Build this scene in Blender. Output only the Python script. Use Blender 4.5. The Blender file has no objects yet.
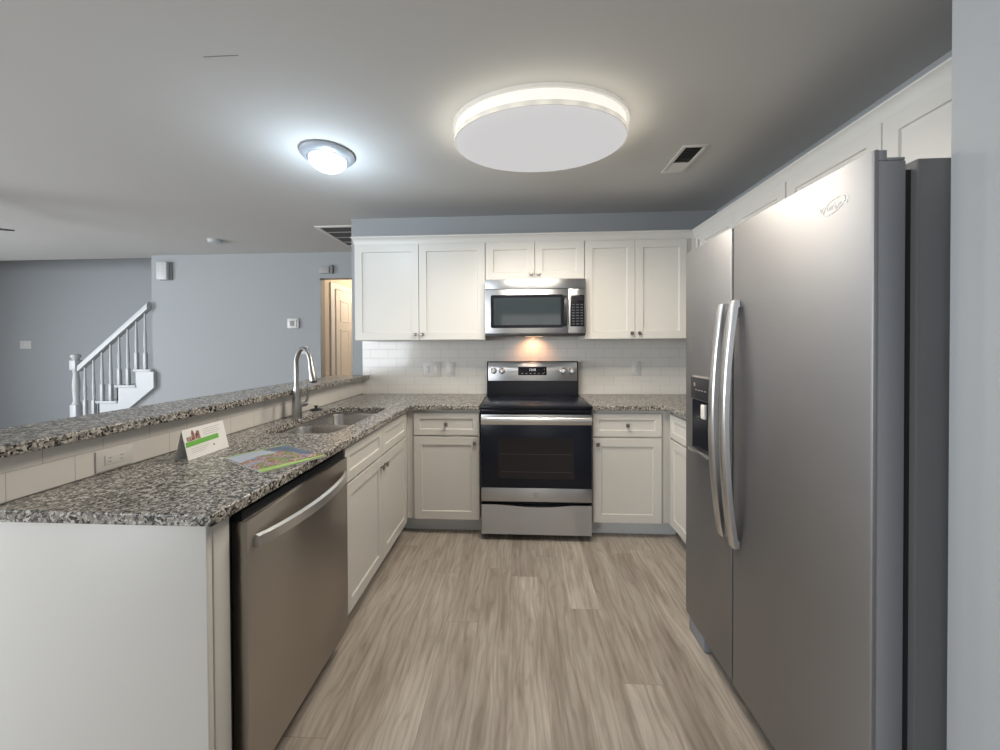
import bpy, bmesh, math, random
from mathutils import Vector, Matrix
random.seed(4)
S = bpy.context.scene
COL = S.collection
PI = math.pi

# ------------------------------------------------------------------ camera
H_CAM, YAW, PITCH, ROLL, F_PX, CX, CY = 1.3236, .0546, .0101, -.0048, 372.5, 497.4, 350.0
fw = Vector((-math.sin(YAW), math.cos(YAW), 0)); rt = Vector((math.cos(YAW), math.sin(YAW), 0)); up = Vector((0, 0, 1))
f2 = fw*math.cos(PITCH) - up*math.sin(PITCH); u2 = up*math.cos(PITCH) + fw*math.sin(PITCH)
r3 = rt*math.cos(ROLL) + u2*math.sin(ROLL); u3 = u2*math.cos(ROLL) - rt*math.sin(ROLL)
cam = bpy.data.cameras.new('camera'); cam.sensor_fit = 'HORIZONTAL'; cam.sensor_width = 36
cam.lens = F_PX*36/1000; cam.shift_x = (500-CX)/1000; cam.shift_y = (CY-375)/1000
cam.clip_start = .02
camo = bpy.data.objects.new('camera', cam); COL.objects.link(camo)
m = Matrix((r3, u3, -f2)).transposed().to_4x4(); m.translation = (0, 0, H_CAM)
camo.matrix_world = m
S.camera = camo

# ------------------------------------------------------------------ world, daylight from the windows behind the camera, exposure
S.view_settings.view_transform = 'Standard'; S.view_settings.look = 'None'
S.view_settings.gamma = 1; S.view_settings.use_curve_mapping = False
S.view_settings.exposure = 0.0
w = bpy.data.worlds.new('daylight'); S.world = w; w.use_nodes = True
w.node_tree.nodes['Background'].inputs[0].default_value = (.92, .96, 1, 1)
w.node_tree.nodes['Background'].inputs[1].default_value = .6

def area(name, loc, sx, sy, power, col, rot):
    l = bpy.data.lights.new(name, 'AREA'); l.shape = 'RECTANGLE'; l.size = sx; l.size_y = sy
    l.energy = power; l.color = col
    o = bpy.data.objects.new(name, l); COL.objects.link(o); o.location = loc; o.rotation_euler = rot
    return o
REAR = -3.6
area('kitchen_window_daylight', (.55, REAR+.02, 1.45), 1.9, 1.3, 7, (1, .95, .88), (PI/2, 0, 0))
area('living_window_daylight', (-4.2, REAR+.02, 1.35), 2.6, 1.9, 180, (.91, .955, 1), (PI/2, 0, 0))
area('side_window_daylight', (-7.93, .6, 1.35), 2.4, 1.9, 275, (.88, .94, 1), (PI/2, 0, -PI/2))

# ------------------------------------------------------------------ materials
def new_mat(name):
    m = bpy.data.materials.new(name); m.use_nodes = True
    nt = m.node_tree; return m, nt, nt.nodes['Principled BSDF']
def srgb(r, g, b):
    f = lambda c: (c/255/12.92) if c/255 <= .04045 else ((c/255+.055)/1.055)**2.4
    return (f(r), f(g), f(b), 1)
def mat(name, col, rough=.5, metal=0, spec=.5, coat=0, emit=None, es=0, bump=0, bscale=200):
    m, nt, p = new_mat(name)
    p.inputs['Base Color'].default_value = col if len(col) == 4 else (*col, 1)
    p.inputs['Roughness'].default_value = rough; p.inputs['Metallic'].default_value = metal
    p.inputs['Specular IOR Level'].default_value = spec; p.inputs['Coat Weight'].default_value = coat
    if emit: p.inputs['Emission Color'].default_value = (*emit, 1); p.inputs['Emission Strength'].default_value = es
    tc = nt.nodes.new('ShaderNodeTexCoord'); n = nt.nodes.new('ShaderNodeTexNoise')
    n.inputs['Scale'].default_value = 12 if metal else bscale; nt.links.new(tc.outputs['Object'], n.inputs['Vector'])
    mr = nt.nodes.new('ShaderNodeMapRange'); mr.inputs['To Min'].default_value = max(rough-(.012 if metal else .04), 0); mr.inputs['To Max'].default_value = min(rough+(.012 if metal else .04), 1)
    nt.links.new(n.outputs['Fac'], mr.inputs['Value']); nt.links.new(mr.outputs[0], p.inputs['Roughness'])
    if bump:
        b = nt.nodes.new('ShaderNodeBump'); b.inputs['Strength'].default_value = bump; b.inputs['Distance'].default_value = .002
        nt.links.new(n.outputs['Fac'], b.inputs['Height']); nt.links.new(b.outputs[0], p.inputs['Normal'])
    return m
def ramp(nt, stops, interp='LINEAR'):
    r = nt.nodes.new('ShaderNodeValToRGB'); cr = r.color_ramp; cr.interpolation = interp
    while len(cr.elements) < len(stops): cr.elements.new(.5)
    for e, (p, c) in zip(cr.elements, stops): e.position = p; e.color = (*c, 1)
    return r
def steel(name, col, rough, aniso=.75, axis='Z'):
    m, nt, p = new_mat(name)
    p.inputs['Base Color'].default_value = (*col, 1); p.inputs['Metallic'].default_value = 1
    p.inputs['Anisotropic'].default_value = aniso; p.inputs['Anisotropic Rotation'].default_value = .25
    t = nt.nodes.new('ShaderNodeTangent'); t.direction_type = 'RADIAL'; t.axis = axis
    nt.links.new(t.outputs[0], p.inputs['Tangent'])
    tc = nt.nodes.new('ShaderNodeTexCoord'); mp = nt.nodes.new('ShaderNodeMapping'); mp.inputs['Scale'].default_value = (3, 3, 500)
    n = nt.nodes.new('ShaderNodeTexNoise'); n.inputs['Scale'].default_value = 1
    nt.links.new(tc.outputs['Object'], mp.inputs[0]); nt.links.new(mp.outputs[0], n.inputs['Vector'])
    mr = nt.nodes.new('ShaderNodeMapRange'); mr.inputs['To Min'].default_value = rough-.05; mr.inputs['To Max'].default_value = rough+.05
    nt.links.new(n.outputs['Fac'], mr.inputs['Value']); nt.links.new(mr.outputs[0], p.inputs['Roughness'])
    return m
def granite():
    m, nt, p = new_mat('granite')
    tc = nt.nodes.new('ShaderNodeTexCoord')
    n = nt.nodes.new('ShaderNodeTexNoise'); n.inputs['Scale'].default_value = 60; n.inputs['Detail'].default_value = 3
    nt.links.new(tc.outputs['Object'], n.inputs['Vector'])
    mx = nt.nodes.new('ShaderNodeMix'); mx.data_type = 'VECTOR'; mx.inputs['Factor'].default_value = .018
    nt.links.new(tc.outputs['Object'], mx.inputs['A']); nt.links.new(n.outputs['Color'], mx.inputs['B'])
    v = nt.nodes.new('ShaderNodeTexVoronoi'); v.inputs['Scale'].default_value = 165
    nt.links.new(mx.outputs['Result'], v.inputs['Vector'])
    sx = nt.nodes.new('ShaderNodeSeparateColor'); nt.links.new(v.outputs['Color'], sx.inputs[0])
    n2 = nt.nodes.new('ShaderNodeTexNoise'); n2.inputs['Scale'].default_value = 35; n2.inputs['Detail'].default_value = 2
    nt.links.new(tc.outputs['Object'], n2.inputs['Vector'])
    a = nt.nodes.new('ShaderNodeMath'); a.operation = 'MULTIPLY_ADD'; a.inputs[1].default_value = .75; a.inputs[2].default_value = -.24
    nt.links.new(n2.outputs['Fac'], a.inputs[0])
    ad = nt.nodes.new('ShaderNodeMath'); ad.operation = 'ADD'
    nt.links.new(sx.outputs[0], ad.inputs[0]); nt.links.new(a.outputs[0], ad.inputs[1])
    r = ramp(nt, [(0, (.014, .014, .014)), (.29, (.075, .07, .065)), (.42, (.16, .15, .135)), (.58, (.235, .215, .19)), (.80, (.34, .32, .285)), (.97, (.50, .48, .44))], 'CONSTANT')
    nt.links.new(ad.outputs[0], r.inputs[0]); nt.links.new(r.outputs[0], p.inputs['Base Color'])
    p.inputs['Roughness'].default_value = .27
    return m
def planks():
    m, nt, p = new_mat('floor_planks')
    L = nt.links.new; N = nt.nodes.new
    tc = N('ShaderNodeTexCoord'); sp = N('ShaderNodeSeparateXYZ'); L(tc.outputs['Object'], sp.inputs[0])
    def ma(op, a, b_=None):
        x = N('ShaderNodeMath'); x.operation = op
        for i, v in enumerate((a, b_)):
            if v is None: continue
            if isinstance(v, (int, float)): x.inputs[i].default_value = v
            else: L(v, x.inputs[i])
        return x.outputs[0]
    PW, PL = .152, 1.22
    xs = ma('DIVIDE', ma('ADD', sp.outputs[0], .045), PW); row = ma('FLOOR', xs)
    wn = N('ShaderNodeTexWhiteNoise'); wn.noise_dimensions = '1D'; L(row, wn.inputs['W'])
    ys = ma('ADD', ma('DIVIDE', sp.outputs[1], PL), ma('MULTIPLY', wn.outputs['Value'], 7.3)); colm = ma('FLOOR', ys)
    wn2 = N('ShaderNodeTexWhiteNoise'); wn2.noise_dimensions = '1D'; L(ma('ADD', ma('MULTIPLY', row, 13.7), ma('MULTIPLY', colm, 3.1)), wn2.inputs['W'])
    rid = wn2.outputs['Value']
    fx_, fy_ = ma('FRACT', xs), ma('FRACT', ys)
    ex_ = ma('MINIMUM', fx_, ma('SUBTRACT', 1, fx_)); ey_ = ma('MINIMUM', fy_, ma('SUBTRACT', 1, fy_))
    gap = ma('MAXIMUM', ma('LESS_THAN', ex_, .0045), ma('LESS_THAN', ey_, .0007))
    ws = N('ShaderNodeMath'); ws.operation = 'MULTIPLY'; ws.inputs[1].default_value = 37; L(rid, ws.inputs[0])
    def grain(sx, sy, detail, dist):
        g = N('ShaderNodeMapping'); g.inputs['Scale'].default_value = (sx, sy, 1); L(tc.outputs['Object'], g.inputs[0])
        n = N('ShaderNodeTexNoise'); n.noise_dimensions = '4D'; n.inputs['Scale'].default_value = 1
        n.inputs['Detail'].default_value = detail; n.inputs['Distortion'].default_value = dist
        L(g.outputs[0], n.inputs['Vector']); L(ws.outputs[0], n.inputs['W']); return n
    g1 = grain(8, 1.3, 3, 1.0); g2 = grain(85, 5, 3, .4); g3 = grain(17, 1.7, 4, 2.4)
    wm = N('ShaderNodeMapping'); wm.inputs['Scale'].default_value = (1, .16, 1); L(tc.outputs['Object'], wm.inputs[0])
    off = N('ShaderNodeVectorMath'); off.operation = 'ADD'; L(wm.outputs[0], off.inputs[0])
    oc = N('ShaderNodeCombineXYZ'); L(ws.outputs[0], oc.inputs[0]); L(ws.outputs[0], oc.inputs[1]); L(oc.outputs[0], off.inputs[1])
    wv = N('ShaderNodeTexWave'); wv.wave_type = 'BANDS'; wv.bands_direction = 'X'; wv.inputs['Scale'].default_value = 9
    wv.inputs['Distortion'].default_value = 14; wv.inputs['Detail'].default_value = 2; wv.inputs['Detail Scale'].default_value = 1.6
    L(off.outputs[0], wv.inputs['Vector'])
    r1 = ramp(nt, [(.28, (.265, .228, .192)), (.45, (.375, .332, .287)), (.6, (.435, .392, .343)), (.75, (.49, .447, .40))]); L(g1.outputs['Fac'], r1.inputs[0])
    r2 = ramp(nt, [(.35, (.86, .85, .84)), (.5, (1, 1, 1)), (.68, (1.06, 1.06, 1.07))]); L(g2.outputs['Fac'], r2.inputs[0])
    r3_ = ramp(nt, [(.34, (.78, .76, .74)), (.46, (1, 1, 1)), (.60, (1, 1, 1)), (.68, (1.14, 1.14, 1.15))]); L(g3.outputs['Fac'], r3_.inputs[0])
    r4 = ramp(nt, [(.0, (.84, .83, .82)), (.25, (1, 1, 1)), (.8, (1, 1, 1)), (1, (1.10, 1.10, 1.10))]); L(wv.outputs['Fac'], r4.inputs[0])
    def mul(a, c, f=1.0):
        x = N('ShaderNodeMix'); x.data_type = 'RGBA'; x.blend_type = 'MULTIPLY'; x.inputs['Factor'].default_value = f
        L(a, x.inputs['A']); L(c, x.inputs['B']); return x.outputs['Result']
    c = mul(mul(mul(r1.outputs[0], r2.outputs[0], .85), r3_.outputs[0], .8), r4.outputs[0], .9)
    tone = ramp(nt, [(0, (.84, .83, .82)), (1, (1.10, 1.10, 1.10))]); L(rid, tone.inputs[0])
    c = mul(c, tone.outputs[0], .9)
    x = N('ShaderNodeMix'); x.data_type = 'RGBA'; L(gap, x.inputs['Factor']); L(c, x.inputs['A']); x.inputs['B'].default_value = (.25, .215, .18, 1)
    L(x.outputs['Result'], p.inputs['Base Color'])
    p.inputs['Roughness'].default_value = .42; p.inputs['Specular IOR Level'].default_value = .35
    bp = N('ShaderNodeBump'); bp.inputs['Strength'].default_value = .15; bp.inputs['Distance'].default_value = .001
    L(g2.outputs['Fac'], bp.inputs['Height']); L(bp.outputs[0], p.inputs['Normal'])
    return m
def tiles(name, axes, loc):
    m, nt, p = new_mat(name); L = nt.links.new; N = nt.nodes.new
    tc = N('ShaderNodeTexCoord'); s = N('ShaderNodeSeparateXYZ'); L(tc.outputs['Object'], s.inputs[0])
    c = N('ShaderNodeCombineXYZ'); L(s.outputs[axes[0]], c.inputs[0]); L(s.outputs[axes[1]], c.inputs[1])
    mp = N('ShaderNodeMapping'); mp.inputs['Location'].default_value = (-loc[0], -loc[1], 0); L(c.outputs[0], mp.inputs[0])
    b = N('ShaderNodeTexBrick'); b.offset = .5
    for k, v in (('Scale', 1), ('Brick Width', .1545), ('Row Height', .0775), ('Mortar Size', .0011), ('Mortar Smooth', .6)): b.inputs[k].default_value = v
    b.inputs['Color1'].default_value = (.68, .66, .625, 1); b.inputs['Color2'].default_value = (.665, .648, .615, 1); b.inputs['Mortar'].default_value = (.40, .39, .375, 1)
    L(mp.outputs[0], b.inputs['Vector']); L(b.outputs['Color'], p.inputs['Base Color'])
    bp = N('ShaderNodeBump'); bp.invert = True; bp.inputs['Strength'].default_value = .35; bp.inputs['Distance'].default_value = .0015
    L(b.outputs['Fac'], bp.inputs['Height']); L(bp.outputs[0], p.inputs['Normal'])
    p.inputs['Roughness'].default_value = .13
    return m
def cover_print():
    # printed magazine cover: blurry groups of colour, in the brochure's own plane
    m, nt, p = new_mat('cover_print'); L = nt.links.new; N = nt.nodes.new
    tc = N('ShaderNodeTexCoord'); n = N('ShaderNodeTexNoise'); n.inputs['Scale'].default_value = 22; n.inputs['Detail'].default_value = 4
    L(tc.outputs['Object'], n.inputs['Vector'])
    r = ramp(nt, [(.0, (.22, .27, .34)), (.40, (.30, .34, .40)), (.45, (.24, .06, .05)), (.48, (.55, .45, .40)), (.52, (.30, .10, .05)), (.56, (.12, .18, .04)), (.62, (.30, .34, .12)), (.70, (.05, .09, .15))])
    L(n.outputs['Fac'], r.inputs[0]); L(r.outputs[0], p.inputs['Base Color']); p.inputs['Roughness'].default_value = .25
    return m
def photo_print():
    m, nt, p = new_mat('photo_print'); L = nt.links.new; N = nt.nodes.new
    tc = N('ShaderNodeTexCoord'); n = N('ShaderNodeTexNoise'); n.inputs['Scale'].default_value = 60
    L(tc.outputs['Object'], n.inputs['Vector'])
    r = ramp(nt, [(.3, (.09, .05, .05)), (.5, (.30, .13, .10)), (.6, (.45, .30, .25))]); L(n.outputs['Fac'], r.inputs[0])
    L(r.outputs[0], p.inputs['Base Color']); p.inputs['Roughness'].default_value = .4
    return m

M = dict(
    ceil=mat('ceiling_paint', (.57, .565, .555), .9, spec=.2, bump=.15, bscale=350),
    wall=mat('wall_paint', (.345, .36, .372), .8, spec=.25, bump=.08, bscale=300),
    stairwall=mat('stairwell_paint', (.34, .357, .375), .8, spec=.25, bump=.08, bscale=300),
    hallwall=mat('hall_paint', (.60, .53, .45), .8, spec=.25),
    white=mat('cabinet_white', (.615, .60, .565), .38, spec=.4),
    trim=mat('trim_white', (.50, .515, .53), .4, spec=.4),
    toe=mat('toe_kick_white', (.62, .64, .65), .5),
    plate=mat('plate_plastic', (.63, .62, .60), .35),
    granite=granite(), floor=planks(),
    tile_back=tiles('tile_back', (0, 2), (-1.36, .914)), tile_bar=tiles('tile_bar', (1, 2), (.985, .918)),
    steel=steel('brushed_steel', (.55, .565, .585), .34), steel_dark=steel('brushed_steel_warm', (.42, .385, .345), .33),
    steel_fr=steel('brushed_steel_cool', (.335, .335, .345), .47, .35),
    handle=mat('handle_steel', (.74, .73, .72), .28, 1), nickel=mat('satin_nickel', (.55, .53, .50), .3, 1),
    chrome=mat('faucet_nickel', (.40, .39, .375), .28, 1), sink=mat('sink_steel', (.58, .56, .53), .25, 1),
    knob=mat('knob_pewter', (.30, .28, .26), .35, 1),
    black=mat('black_enamel', (.010, .011, .015), .22, spec=.25), blackplastic=mat('black_plastic', (.018, .018, .02), .35),
    glass=mat('oven_glass', (.010, .013, .022), .25, spec=.3), glass2=mat('microwave_glass', (.035, .045, .05), .05, spec=.6),
    window_in=mat('oven_window', (.020, .018, .020), .25, spec=.3),
    ring=mat('burner_print', (.10, .10, .11), .2), rack=mat('oven_rack', (.05, .045, .05), .3),
    grey=mat('fridge_side_grey', (.25, .26, .28), .45, spec=.4), dgrey=mat('fridge_case_grey', (.19, .195, .20), .5),
    gasket=mat('gasket', (.02, .02, .022), .6),
    mark=mat('mark_light', (.75, .75, .74), .4), markd=mat('mark_grey', (.22, .22, .22), .4),
    print_tone=mat('sensor_grey', (.34, .34, .33), .5), line=mat('print_grey', (.45, .45, .44), .5), card=mat('card_white', (.80, .79, .77), .55), green=mat('print_green', (.16, .46, .08), .4), lime=mat('print_lime', (.33, .52, .13), .35),
    cover=cover_print(), photo=photo_print(), navy=mat('print_navy', (.10, .14, .20), .35), sky=mat('print_sky', (.42, .47, .55), .3),
    diffuser=mat('lamp_diffuser', (.04, .04, .04), .9, spec=0, emit=(1, .985, .985), es=.60),
    band=mat('lamp_band', (.35, .34, .32), .5, emit=(1, .97, .90), es=.33), drum=mat('lamp_drum', (.2, .2, .2), .6, emit=(1, .95, .86), es=.85),
    dome=mat('dome_glass', (.3, .3, .3), .3, emit=(.97, .98, 1), es=1.0), domering=mat('dome_ring', (.55, .60, .66), .3, .6),
    slat=mat('return_slat', (.07, .07, .072), .6), slot=mat('vent_dark', (.03, .03, .03), .8), vent=mat('vent_white', (.66, .65, .62), .5), grille=mat('grille_slat', (.20, .20, .205), .6),
    door=mat('hall_door', (.74, .72, .70), .45), fan=mat('fan_blade', (.07, .065, .07), .5), lens=mat('task_lens', (.6, .5, .4), .4, emit=(1, .6, .35), es=1.0),
    digit=mat('display_digit', (.2, .2, .2), .4, emit=(.8, .95, 1), es=.7),
)

# ------------------------------------------------------------------ mesh helpers
class B:
    def __init__(s, mp=None): s.bm = bmesh.new(); s.mp = mp or (lambda u, v, w: (u, v, w))
    def v(s, p): return s.bm.verts.new(s.mp(*p))
    def faces(s, vs, fs):
        out = []
        for f in fs:
            try: out.append(s.bm.faces.new([vs[i] for i in f]))
            except ValueError: pass
        return out
    def box(s, a0, a1, b0, b1, c0, c1, bev=0, seg=2):
        vs = [s.v((x, y, z)) for x in (a0, a1) for y in (b0, b1) for z in (c0, c1)]
        fs = s.faces(vs, [(0, 1, 3, 2), (4, 6, 7, 5), (0, 4, 5, 1), (2, 3, 7, 6), (0, 2, 6, 4), (1, 5, 7, 3)])
        if bev:
            es = {e for f in fs for e in f.edges}
            bmesh.ops.bevel(s.bm, geom=list(es), offset=bev, segments=seg, affect='EDGES', profile=.5)
        return s
    def loft(s, loops, cap0=True, cap1=True, closed=True):
        rings = [[s.v(p) for p in lp] for lp in loops]
        n = len(rings[0])
        for a, b in zip(rings, rings[1:]):
            for i in range(n if closed else n-1):
                j = (i+1) % n
                try: s.bm.faces.new((a[i], a[j], b[j], b[i]))
                except ValueError: pass
        if cap0: s.bm.faces.new(rings[0][::-1])
        if cap1: s.bm.faces.new(rings[-1])
        return s
    def prism(s, poly, axis, c0, c1):
        def P(a, b, c): return {'x': (c, a, b), 'y': (a, c, b), 'z': (a, b, c)}[axis]
        return s.loft([[P(a, b, c0) for a, b in poly], [P(a, b, c1) for a, b in poly]])
    def lathe(s, prof, o, axis='z', n=24, cap0=True, cap1=True, ex=1, ey=1):
        loops = []
        for r, h in prof:
            lp = []
            for i in range(n):
                a = 2*PI*i/n; c, d = r*math.cos(a)*ex, r*math.sin(a)*ey
                lp.append({'z': (o[0]+c, o[1]+d, o[2]+h), 'y': (o[0]+c, o[1]+h, o[2]+d), 'x': (o[0]+h, o[1]+c, o[2]+d)}[axis])
            loops.append(lp)
        return s.loft(loops, cap0, cap1)
    def tube(s, pts, r, n=12, sx=1, sy=1, upv=(0, 0, 1)):
        pts = [Vector(p) for p in pts]; rs = r if isinstance(r, (list, tuple)) else [r]*len(pts)
        loops = []; ref = Vector(upv)
        for i, p in enumerate(pts):
            t = (pts[min(i+1, len(pts)-1)] - pts[max(i-1, 0)]).normalized()
            a = ref - t*ref.dot(t)
            if a.length < 1e-3: a = Vector((1, 0, 0)) - t*t.x
            a.normalize(); b = t.cross(a); ref = a
            loops.append([tuple(p + (a*math.cos(2*PI*k/n)*sx + b*math.sin(2*PI*k/n)*sy)*rs[i]) for k in range(n)])
        return s.loft(loops)
    def shaker(s, u0, u1, v0, v1, w0=0, th=.019, st=.057, rec=.008, rail=None):
        rl = rail or st; e = .0016; sl = .003
        def rect(i, j, w): return [(u0+i, v0+j, w), (u1-i, v0+j, w), (u1-i, v1-j, w), (u0+i, v1-j, w)]
        return s.loft([rect(0, 0, w0), rect(0, 0, w0+th-e), rect(e, e, w0+th), rect(st, rl, w0+th), rect(st+sl, rl+sl, w0+th-rec)])
def rrect(cx, cy, hx, hy, r, z, n=6):
    out = []
    for k, (sx, sy) in enumerate(((1, 1), (-1, 1), (-1, -1), (1, -1))):
        for i in range(n+1):
            a = PI/2*k + PI/2*i/n
            out.append((cx+sx*(hx-r)+r*math.cos(a), cy+sy*(hy-r)+r*math.sin(a), z))
    return out
def root_loc(o):
    l = Vector((0, 0, 0))
    while o: l += o.location; o = o.parent
    return l
def obj(name, b, m, parent=None, smooth=35, loc=None):
    """one mesh object; coordinates in b are world coordinates"""
    bm = b.bm
    bmesh.ops.recalc_face_normals(bm, faces=bm.faces[:])
    base = root_loc(parent) if parent else Vector(loc or (0, 0, 0))
    bmesh.ops.translate(bm, verts=bm.verts[:], vec=-base)
    me = bpy.data.meshes.new(name); bm.to_mesh(me); bm.free()
    me.materials.append(M[m] if isinstance(m, str) else m)
    if smooth: me.shade_smooth(); me.set_sharp_from_angle(angle=math.radians(smooth))
    o = bpy.data.objects.new(name, me); COL.objects.link(o)
    if parent: o.parent = parent
    else: o.location = base
    return o
def thing(name, label, cat, loc, group=None):
    o = bpy.data.objects.new(name, None); COL.objects.link(o); o.location = loc; o.empty_display_size = .05
    o['label'] = label; o['category'] = cat
    if group: o['group'] = group
    return o
def tag(o, label, cat, group=None):
    o['label'] = label; o['category'] = cat
    if group: o['group'] = group
    return o
def struct(name, b, m, label=None, smooth=35):
    o = obj(name, b, m, smooth=smooth); o['kind'] = 'structure'
    if label: o['label'] = label
    return o
def text(name, s, size, m, parent, mtx, ext=.0004):
    c = bpy.data.curves.new(name, 'FONT'); c.body = s; c.size = size; c.extrude = ext; c.align_x = 'CENTER'; c.align_y = 'CENTER'
    c.materials.append(M[m]); o = bpy.data.objects.new(name, c); COL.objects.link(o)
    bpy.context.view_layer.update()
    me = bpy.data.meshes.new_from_object(o.evaluated_get(bpy.context.evaluated_depsgraph_get()))
    bpy.data.objects.remove(o); me.materials.clear(); me.materials.append(M[m]); o = bpy.data.objects.new(name, me); COL.objects.link(o)
    o.parent = parent; mm = mtx.copy(); mm.translation = mm.translation - root_loc(parent); o.matrix_basis = mm
    return o
FB = lambda Yf: (lambda u, v, w: (u, Yf-w, v))        # faces the camera side (-Y)
FL = lambda Xf: (lambda u, v, w: (Xf+w, u, v))        # left run, faces +X
FR = lambda Xf: (lambda u, v, w: (Xf-w, u, v))        # right run, faces -X

# ------------------------------------------------------------------ setting
CEIL, YW, YF, XR, XL, YS = 2.44, 3.19, 4.28, 1.65, -7.95, 5.28
struct('floor', B().box(XL-.1, XR+.1, REAR-.1, 6.4, -.1, 0), 'floor', 'grey-brown wood plank floor')
b = B().box(XL-.1, XR+.1, REAR-.1, YF, CEIL, CEIL+.15)
b.box(-4.42, XR+.1, YF, 6.4, CEIL, CEIL+.15)
struct('ceiling', b, 'ceil', 'flat grey-white painted ceiling')
struct('wall_back', B().box(-1.447, XR, YW, YW+.11, 0, CEIL), 'wall', 'blue-grey painted wall behind the range and upper cabinets')
struct('wall_right', B().box(XR, XR+.1, REAR, YW+.11, 0, CEIL), 'wall', 'wall behind the refrigerator')
struct('wall_right_return', B().box(.87, XR, .69, .80, 0, CEIL), 'wall', 'narrow wall end just right of the refrigerator')
b = B().box(-4.42, -2.325, YF, YF+.11, 0, CEIL)
b.box(-2.325, -1.38, YF, YF+.11, 2.135, CEIL); b.box(-1.38, XR, YF, YF+.11, 0, CEIL)
b.box(-4.42, -4.32, YF, YF+.11, CEIL+.15, 3.3)
struct('wall_far', b, 'wall', 'blue-grey far wall with a doorway at its right end')
struct('wall_stairwell', B().box(XL, -2.4, YS, YS+.1, 0, 3.3), 'stairwall', 'darker blue-grey wall behind the stairs')
b = B().box(XL-.1, XL, REAR, -.65, 0, 3.3); b.box(XL-.1, XL, 1.85, YS+.1, 0, 3.3); b.box(XL-.1, XL, -.65, 1.85, 0, .36); b.box(XL-.1, XL, -.65, 1.85, 2.34, 3.3)
struct('wall_left', b, 'wall')
b = B()
for k in range(3): b.box(XL-.1, XL-.04, -.65+1.225*k, -.60+1.225*k, .36, 2.34)
b.box(XL-.1, XL-.04, -.60, 1.80, .36, .41); b.box(XL-.1, XL-.04, -.60, 1.80, 2.29, 2.34)
struct('window_3', b, 'trim')
b = B().box(XL, -4.42, YF+.0, YF+.11, CEIL, 3.3); b.box(XL, -2.4, YF+.11, YS, 3.2, 3.3)
struct('wall_stairwell_header', b, 'ceil')
# rear wall with two window openings (behind the camera)
b = B(); y0, y1 = REAR-.12, REAR
b.box(XL, XR, y0, y1, 0, .38); b.box(XL, XR, y0, y1, 2.32, CEIL)
b.box(XL, -5.55, y0, y1, .38, 2.32); b.box(-2.85, -.45, y0, y1, .38, 2.32); b.box(1.55, XR, y0, y1, .38, 2.32)
b.box(-.45, 1.55, y0, y1, .38, .78); b.box(-.45, 1.55, y0, y1, 2.12, 2.32)
struct('wall_rear', b, 'wall')
for nm, x0, x1, z0, z1 in (('window_1', -.45, 1.55, .78, 2.12), ('window_2', -5.55, -2.85, .38, 2.32)):
    b = B(); t = .05
    b.box(x0, x1, y0, y1-.03, z0, z0+t); b.box(x0, x1, y0, y1-.03, z1-t, z1)
    for k in range(3):
        xc = x0+t/2+(x1-x0-t)*k/2; b.box(xc-t/2, xc+t/2, y0, y1-.03, z0+t, z1-t)
    struct(nm, b, 'trim')
# hall beyond the doorway
HX0, HX1, HY1 = -2.325, -1.20, 6.2
b = B().box(HX0-.1, HX0, YF+.11, HY1, 0, CEIL); b.box(HX1, HX1+.1, YF+.11, HY1, 0, CEIL); b.box(HX0-.1, HX1+.1, HY1, HY1+.1, 0, CEIL)
struct('wall_hall', b, 'hallwall', 'warm lit wall inside the doorway')
# panelled door in the left wall of the hall
mp = FL(HX0+.002)
d = B(mp).box(4.60, 5.36, .01, 2.05, 0, .034)
dr = struct('door_1', d, 'door', 'white panelled door inside the lit hall')
d = B(mp)
for u0, u1 in ((4.70, 4.94), (5.02, 5.26)):
    for v0, v1 in ((.2, .75), (.85, 1.55), (1.65, 1.93)):
        d.shaker(u0, u1, v0, v1, .034, .008, .02, .006)
obj('door_panel', d, 'door', dr)
d = B(mp).box(4.50, 4.59, 0, 2.13, 0, .02, .004); d.box(5.37, 5.46, 0, 2.13, 0, .02, .004); d.box(4.59, 5.37, 2.06, 2.13, 0, .02, .004)
struct('trim_1', d, 'door', 'white casing around the hall door')
# half wall carrying the bar top, with its tile, and the tile on the back wall
struct('wall_bar', B().box(-1.475, -1.36, .957, YW, 0, 1.046).box(-1.475, -1.36, .868, .957, .8865, 1.046), 'wall', 'half wall under the raised bar')
struct('tile_bar_splash', B().box(-1.3598, -1.352, .868, YW-.009, .9175, 1.0455), 'tile_bar', 'white subway tile strip below the raised granite bar')
struct('tile_back_splash', B().box(-1.352, XR, YW-.009, YW, .86, 1.41), 'tile_back', 'white subway tile backsplash behind the range')
struct('trim_2', B().box(-1.2, -1.06, 1.377, 1.379, CEIL-.0015, CEIL+.001), 'markd', 'thin paint crack on the ceiling')
b = B().box(-4.42, -2.325, YF-.014, YF, 0, .09, .004); struct('baseboard_far', b, 'trim')

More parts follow.
